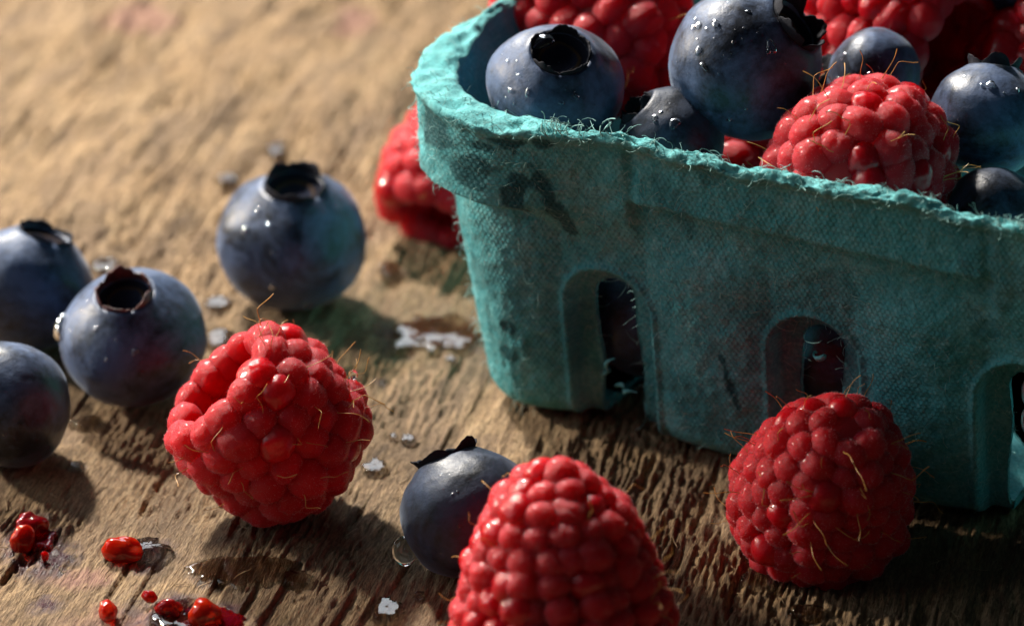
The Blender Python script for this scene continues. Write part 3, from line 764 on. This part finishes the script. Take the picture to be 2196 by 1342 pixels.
P, r = ball(1190, 186, 146, 3.30); BB['B6'] = blueberry('droplet covered blueberry with wide open crown in the left corner of the basket', P, r, cam2w(.10, .60, .79), 6, .43, .80, .15, .08, 1.1)
P, r = ball(1594, 138, 166, 3.55); BB['B7'] = blueberry('largest blueberry in the basket, its crown turned to the upper right', P, r, cam2w(.70, .52, .48), 7, .40, .96, .24, .15, .9)
P, r = ball(1440, 302, 114, 2.95); BB['B8'] = blueberry('small blueberry against the front rim with a torn sepal flap at its upper left', P, r, cam2w(-.72, .66, .22), 8, .40, .94, .2, -.2, 1, dark=True)
P, r = ball(1873, 170, 106, 3.2); BB['B9'] = blueberry('small blueberry behind the bright basket raspberry, crown turned to the left', P, r, cam2w(-.93, .16, -.32), 9, .36, .94, .18, .2, 1)
P, r = ball(2118, 258, 130, 3.2); BB['B10'] = blueberry('wrinkled blueberry right of the bright basket raspberry with a crown spike on top', P, r, cam2w(.12, .97, -.10), 10, .40, .95, .2, .3, .6)
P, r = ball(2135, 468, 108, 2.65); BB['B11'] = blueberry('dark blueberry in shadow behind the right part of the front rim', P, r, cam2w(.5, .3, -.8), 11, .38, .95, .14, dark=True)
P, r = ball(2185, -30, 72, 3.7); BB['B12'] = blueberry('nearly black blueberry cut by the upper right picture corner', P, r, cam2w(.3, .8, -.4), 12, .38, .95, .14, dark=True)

blueberry('dark blueberry low in the basket behind the left arched slot', b2w(1.35, .85, 1.0), .75, cam2w(.2, .9, -.4), 13, .38, .95, .14, dark=True)  # these three berries are added in dark skin so the slots read dark
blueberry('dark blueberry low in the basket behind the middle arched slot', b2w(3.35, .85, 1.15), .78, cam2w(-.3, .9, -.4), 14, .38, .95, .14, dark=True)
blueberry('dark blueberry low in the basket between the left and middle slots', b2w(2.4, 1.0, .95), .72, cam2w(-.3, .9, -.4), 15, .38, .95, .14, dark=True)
# ------------------------------------------------------------------ water droplets
def drop_mesh(seed):
    rng = np.random.default_rng(seed); nA, nP = 20, 9; V = []
    for k in range(nP):
        t = k / (nP - 1) * math.pi / 2 * 1.18
        for j in range(nA):
            a = 2 * math.pi * j / nA; s = 1 + .16 * math.sin(a * 2 + seed) + .10 * math.sin(a * 3 + seed * 2)
            V.append((math.sin(t) * math.cos(a) * s, math.sin(t) * math.sin(a) * s, max(math.cos(t), -.4) * .55))
    return mesh('water_droplet', V, grid_faces(nP, nA, True), M_wat)
DRP = [drop_mesh(k) for k in range(6)]
def surf(b, d):
    """point and normal of a berry's skin in world direction d from its centre"""
    fi = b['fr'].to_3x3(); dl = fi.inverted() @ Vector(d).normalized()
    sq = b['sq']; k = 1 / math.sqrt(dl.x ** 2 + dl.y ** 2 + (dl.z / sq) ** 2); p = dl * k * b['Rb'] * 1.0
    n = Vector((dl.x, dl.y, dl.z / sq ** 2)).normalized()
    return b['loc'] + fi @ p, fi @ n
def droplet(b, cx, cy, size, label, group, seed, el=1.0, name='water_droplet'):
    z = math.sqrt(max(.02, 1 - cx * cx - cy * cy)); p, n = surf(b, cam2w(cx, cy, z))
    o = link(name, DRP[seed % 6]); s = size * b['Rb']
    o.matrix_local = Matrix.Translation(p - n * s * .06) @ n.to_track_quat('Z', 'Y').to_matrix().to_4x4() @ Matrix.Rotation(seed * 1.7, 4, 'Z') @ Matrix.Diagonal((s * el, s / el, s, 1))
    return tag(o, label, 'water droplet', group)
where = {'B6': 'the wide crowned basket blueberry', 'B7': 'the largest blueberry in the basket', 'B8': 'the small front rim blueberry', 'B9': 'the small back blueberry', 'B10': 'the wrinkled blueberry', 'B1': 'the blueberry standing alone', 'B2': 'the squat blueberry', 'B4': 'the blueberry low at the left edge'}
big = [('B6', -.24, .76, .16, 'large clear water droplet on top of the wide crowned basket blueberry, left of its crown'),
       ('B6', -.43, -.16, .062, 'brightest water droplet on the left face of the wide crowned basket blueberry'),
       ('B6', -.52, -.60, .07, 'water droplet low on the left of the wide crowned basket blueberry, by the rim'),
       ('B7', .31, .16, .085, 'large oval water droplet below the crown of the largest blueberry'),
       ('B7', -.40, .47, .06, 'ring like water droplet high on the left of the largest blueberry'),
       ('B7', -.62, .45, .055, 'water droplet on the bright spot of the largest blueberry'),
       ('B7', -.62, .12, .055, 'white glinting droplet on the left side of the largest blueberry'),
       ('B7', -.55, -.08, .055, 'lowest of the droplets on the left side of the largest blueberry'),
       ('B8', .02, .28, .11, 'long water droplet on the front of the small blueberry against the rim'),
       ('B8', -.35, .38, .09, 'rounded droplet below the sepal flap of the small front blueberry'),
       ('B9', -.12, .02, .10, 'hanging water droplet at the middle of the small back blueberry'),
       ('B10', -.05, .55, .075, 'round clear droplet near the top of the wrinkled blueberry'),
       ('B2', -.97, .12, .17, 'bulging water droplet on the left flank of the squat blueberry')]
for k, (b, x_, y_, s_, lb) in enumerate(big):
    droplet(BB[b], x_, y_, s_, lb, None, k, 1.15 if k % 2 else 1.0)
rng = np.random.default_rng(77)
def merged_drops(b, n, smin, smax, seed, bias=(-.25, .1)):
    g = np.random.default_rng(seed); V = []; Fc = []; base = 0
    dv = np.empty(len(DRP[0].vertices) * 3); fc = np.array([list(p.vertices) for p in DRP[0].polygons])
    k = 0
    while k < n:
        cx, cy = g.normal(bias[0], .42), g.normal(bias[1], .42)
        if cx * cx + cy * cy > .93: continue
        z = math.sqrt(1 - cx * cx - cy * cy); d = cam2w(cx, cy, z); p, nn = surf(b, d)
        ca = b['fr'].to_3x3() @ Vector((0, 0, 1))
        if d.dot(ca) > math.sqrt(1 - b['cr'] ** 2) - .05: continue
        s = g.uniform(smin, smax) ** 1.0 * b['Rb']; DRP[g.integers(6)].vertices.foreach_get('co', dv)
        Mx = Matrix.Translation(p) @ nn.to_track_quat('Z', 'Y').to_matrix().to_4x4() @ Matrix.Rotation(g.uniform(0, 6), 4, 'Z') @ Matrix.Diagonal((s * g.uniform(.8, 1.3), s, s, 1))
        Mn = np.array(Mx); q = dv.reshape(-1, 3) @ Mn[:3, :3].T + Mn[:3, 3]
        V.append(q); Fc.append(fc + base); base += len(q); k += 1
    return np.vstack(V), np.vstack(Fc)
for b, n_, m_, bias in (('B6', 9, 46, (-.3, -.05)), ('B7', 7, 40, (-.1, .1)), ('B8', 5, 16, (0, .3)), ('B9', 6, 20, (-.3, .1)), ('B10', 3, 14, (-.2, .4)), ('B1', 6, 8, (-.3, .1)), ('B2', 4, 10, (-.3, .2)), ('B4', 3, 10, (.5, .1)), ('B5', 3, 8, (-.2, .3))):
    used = set()
    wl = where.get(b, 'the blueberry touching the foreground raspberry')
    for _ in range(300):
        if len(used) >= n_: break
        cx, cy = rng.normal(bias[0], .4), rng.normal(bias[1], .42)
        if cx * cx + cy * cy > .9: continue
        d = cam2w(cx, cy, math.sqrt(1 - cx * cx - cy * cy)); ca = BB[b]['fr'].to_3x3() @ Vector((0, 0, 1))
        if d.dot(ca) > math.sqrt(1 - BB[b]['cr'] ** 2) - .06: continue
        key = ('high' if cy > .25 else 'low' if cy < -.25 else 'halfway up', 'far left' if cx < -.55 else 'left' if cx < -.12 else 'right' if cx > .3 else 'middle')
        if key in used: continue
        used.add(key)
        droplet(BB[b], cx, cy, rng.uniform(.024, .045), 'small clear droplet %s %s on %s' % (key[0], key[1], wl), 'small droplets on the berries', int(rng.integers(99)), rng.uniform(.85, 1.2))
    V, Fc = merged_drops(BB[b], m_, .006, .018, hash(b[1:]) % 7 + int(b[1:]) * 13, bias)
    tag(link('fine_droplets', mesh('fine_droplets', V, Fc, M_wat)), 'fine spray of tiny droplets on ' + where.get(b, 'the blueberry touching the foreground raspberry'), 'droplets', None, 'stuff')
# drop on the tip of a hair of the hollow raspberry
P, t = onz(757, 803, 1.25); bm = bmesh.new(); bmesh.ops.create_icosphere(bm, subdivisions=4, radius=.045); dm = bpy.data.meshes.new('water_droplet'); bm.to_mesh(dm); bm.free()
dm.polygons.foreach_set('use_smooth', [True] * len(dm.polygons)); dm.materials.append(M_wat)
o = link('water_droplet', dm); o.location = P; tag(o, 'tiny round water droplet held on a hair tip right of the hollow raspberry', 'water droplet')
V, Fc = tubes([[np.array(P) + np.array([-.03, 0, -.035]), np.array(P) + np.array([-.07, .02, -.08]), np.array(P) + np.array([-.12, .05, -.16])]], [.006], 5)
o = link('style_hair', mesh('style_hair', V - np.array(R1.location), Fc, M_hair), R1)

# ------------------------------------------------------------------ puddles and juice
def puddle(px, py, hw, hh, zt, mat, name, label, cat, seed, group=None, dome=.0, stretch=0.0):
    P, t = onz(px, py, 0); s = t / FPX; ky = 1 / math.sin(PITCH + math.atan((py - PH / 2) / FPX))
    nA, nR = 72, 14; V = []
    g = np.random.default_rng(seed); a = np.linspace(0, 2 * math.pi, nA, endpoint=False)
    out = 1 + .28 * n3(np.cos(a) * 1.7 + seed, np.sin(a) * 1.7, 0, seed) + .15 * n3(np.cos(a) * 5 + seed, np.sin(a) * 5, 0, seed + 1)
    for k in range(nR):
        q = 1 - (k / nR)
        prof_ = (1 - q ** 9) ** .5 if q < 1 else 0
        x = P[0] + np.cos(a) * hw * s * out * q; y = P[1] + np.sin(a) * hh * s * ky * out * q
        z = zt - .03 * (1 - prof_) + dome * (1 - q * q)
        V.append(np.stack([x, y, np.broadcast_to(z, x.shape) + .004 * n3(x * 5, y * 5, 0, seed)], 1))
    V.append(np.stack([np.full(nA, P[0]), np.full(nA, P[1]), np.full(nA, zt + dome)], 1))
    Vt = np.vstack(V); n = len(Vt); Fc = grid_faces(nR + 1, nA, True)
    low = V[0].copy(); low[:, 2] = zt - .18; cen = np.array([[P[0], P[1], zt - .18]] * nA)
    Vt = np.vstack([low, Vt, ]); Fc = grid_faces(nR + 2, nA, True)
    o = link(name, mesh(name, Vt - np.array([P[0], P[1], 0]), Fc, mat)); o.location = (P[0], P[1], 0)
    return tag(o, label, cat, group)
pl = ['wide brown puddle between the lone blueberry and the basket', None, 'long shallow puddle under the hollow raspberry in its shadow', 'small oval puddle at the right end of the shadow puddle', 'clear puddle round the spilled drupelets at the bottom edge',
      'white gleaming puddle at the bottom, left of the foreground raspberry', 'dark puddle on the wood left of the shaded raspberry', 'pale puddle right beside the squat blueberry', 'faint wet spot between the lone and squat blueberries', 'bright wet spot behind the lone blueberry',
      'flat wet spot up left of the lone blueberry', 'wet spot behind the squat blueberry, near its crown', 'wet spot left of the raspberry behind the basket', 'short white splash below the squat blueberry', 'larger of two white specks above the crowned blueberry lobes', 'smaller of two white specks above the crowned blueberry lobes',
      'small white speck below the wide brown puddle', 'tiny white splash left of the foreground raspberry', 'dark damp patch of beads below the squat blueberry', None, 'wet bead at the right foot of the hollow raspberry', 'dark puddle at the bottom edge below the shaded raspberry', None]
for k, (px, py, hw, hh) in enumerate(PUD):
    if pl[k] is None: continue
    puddle(px, py, hw, hh, {930: .016, 520: -.012, 636: .006, 400: .02, 830: .03}.get(px, -.004 if hw > 40 else .016), M_pud, 'water_puddle', pl[k], 'puddle', 200 + k)
def lump(px, py, hw, hh, height, mat, label, seed, tilt=0.0, cat='drupelet'):
    P, t = onz(px, py, height * .5); s = t / FPX
    bm = bmesh.new(); bmesh.ops.create_icosphere(bm, subdivisions=5, radius=1.0)
    V = np.array([v.co[:] for v in bm.verts]); Fc = np.array([[v.index for v in f.verts] for f in bm.faces]); bm.free()
    rr = 1 + .30 * n3(V[:, 0] * 1.1 + seed, V[:, 1] * 1.1, V[:, 2] * 1.1, seed) + .05 * n3(V[:, 0] * 3 + seed, V[:, 1] * 3, V[:, 2] * 3, seed)
    V = V * rr[:, None] * np.array([hw * s, hh * s * 1.25, height * .55])
    o = link('spilled_drupelet', mesh('spilled_drupelet', V, Fc, mat)); o.location = (P[0], P[1], height * .24 - .01); o.rotation_euler = (0, 0, tilt)
    return tag(o, label, cat, 'spilled drupelets')
lump(60, 1115, 37, 24, .24, M_jr, 'dark red spilled drupelet at the far left, upper lump of the pair', 1, .3)
lump(48, 1142, 26, 22, .22, M_jo, 'orange red spilled drupelet at the far left, lower lump of the pair', 2, .6)
lump(266, 1167, 42, 24, .23, M_jo, 'large orange red drupelet lying in a clear puddle with a drawn out tail', 3, -.15)
lump(231, 1297, 22, 19, .19, M_jo, 'small lone amber drupelet near the bottom left', 4, .3)
lump(322, 1271, 16, 9, .10, M_jr, 'tiny dark red shred right of the lone amber drupelet', 5, -.3)
lump(364, 1297, 27, 16, .16, M_jr, 'dark red drupelet at the bottom edge, left one of the pair', 6, -.2)
lump(436, 1306, 34, 26, .24, M_jo, 'orange red drupelet at the bottom edge, right one of the pair', 7, .3)
lump(95, 1186, 8, 6, .08, M_jr, 'tiny red crumb below the drupelet pair at the far left', 8, .0)
puddle(316, 1178, 52, 22, .035, M_wat, 'water_puddle', 'clear puddle with a drawn out tail beside the large orange drupelet', 'puddle', 301, dome=.02)
puddle(455, 1322, 62, 26, .006, M_film, 'juice_pool', 'dark red juice pool right of the bottom drupelet pair', 'juice', 302)
puddle(84, 1152, 40, 26, .004, M_film, 'juice_pool', 'dark red juice pool beside the far left drupelet pair', 'juice', 303)
P, r = gb(868, 1182, 22, 1.0)
dm2 = dm.copy(); o = link('water_droplet', dm2); o.location = (P[0], P[1], .10); o.scale = (2.5, 2.5, 3.2); tag(o, 'clear water bead clinging to the foot of the crowned blueberry', 'water droplet')
# loose fibres and crumbs on the wood
g = np.random.default_rng(9); paths = []; rad = []
for _ in range(420):
    x0, y0 = g.uniform(-5.5, 5.5), g.uniform(-7.2, 1); an = GRAIN + g.normal(0, .5); ln = g.uniform(.06, .3)
    t = np.linspace(0, 1, 6); xx = x0 + math.cos(an) * t * ln + .02 * np.sin(t * 5 + x0); yy = y0 + math.sin(an) * t * ln
    zz = wood_height(xx, yy) + .006 + .02 * np.sin(t * math.pi) * g.random(); paths.append(np.stack([xx, yy, zz], 1)); rad.append(g.uniform(.002, .006))
V, Fc = tubes(paths, rad, 3)
M_spl = mat_fibre('wood_fibre', (.36, .25, .14))
tag(link('wood_splinters', mesh('wood_splinters', V, Fc, M_spl)), 'fine loose wood fibres raised on the table top', kind='stuff')
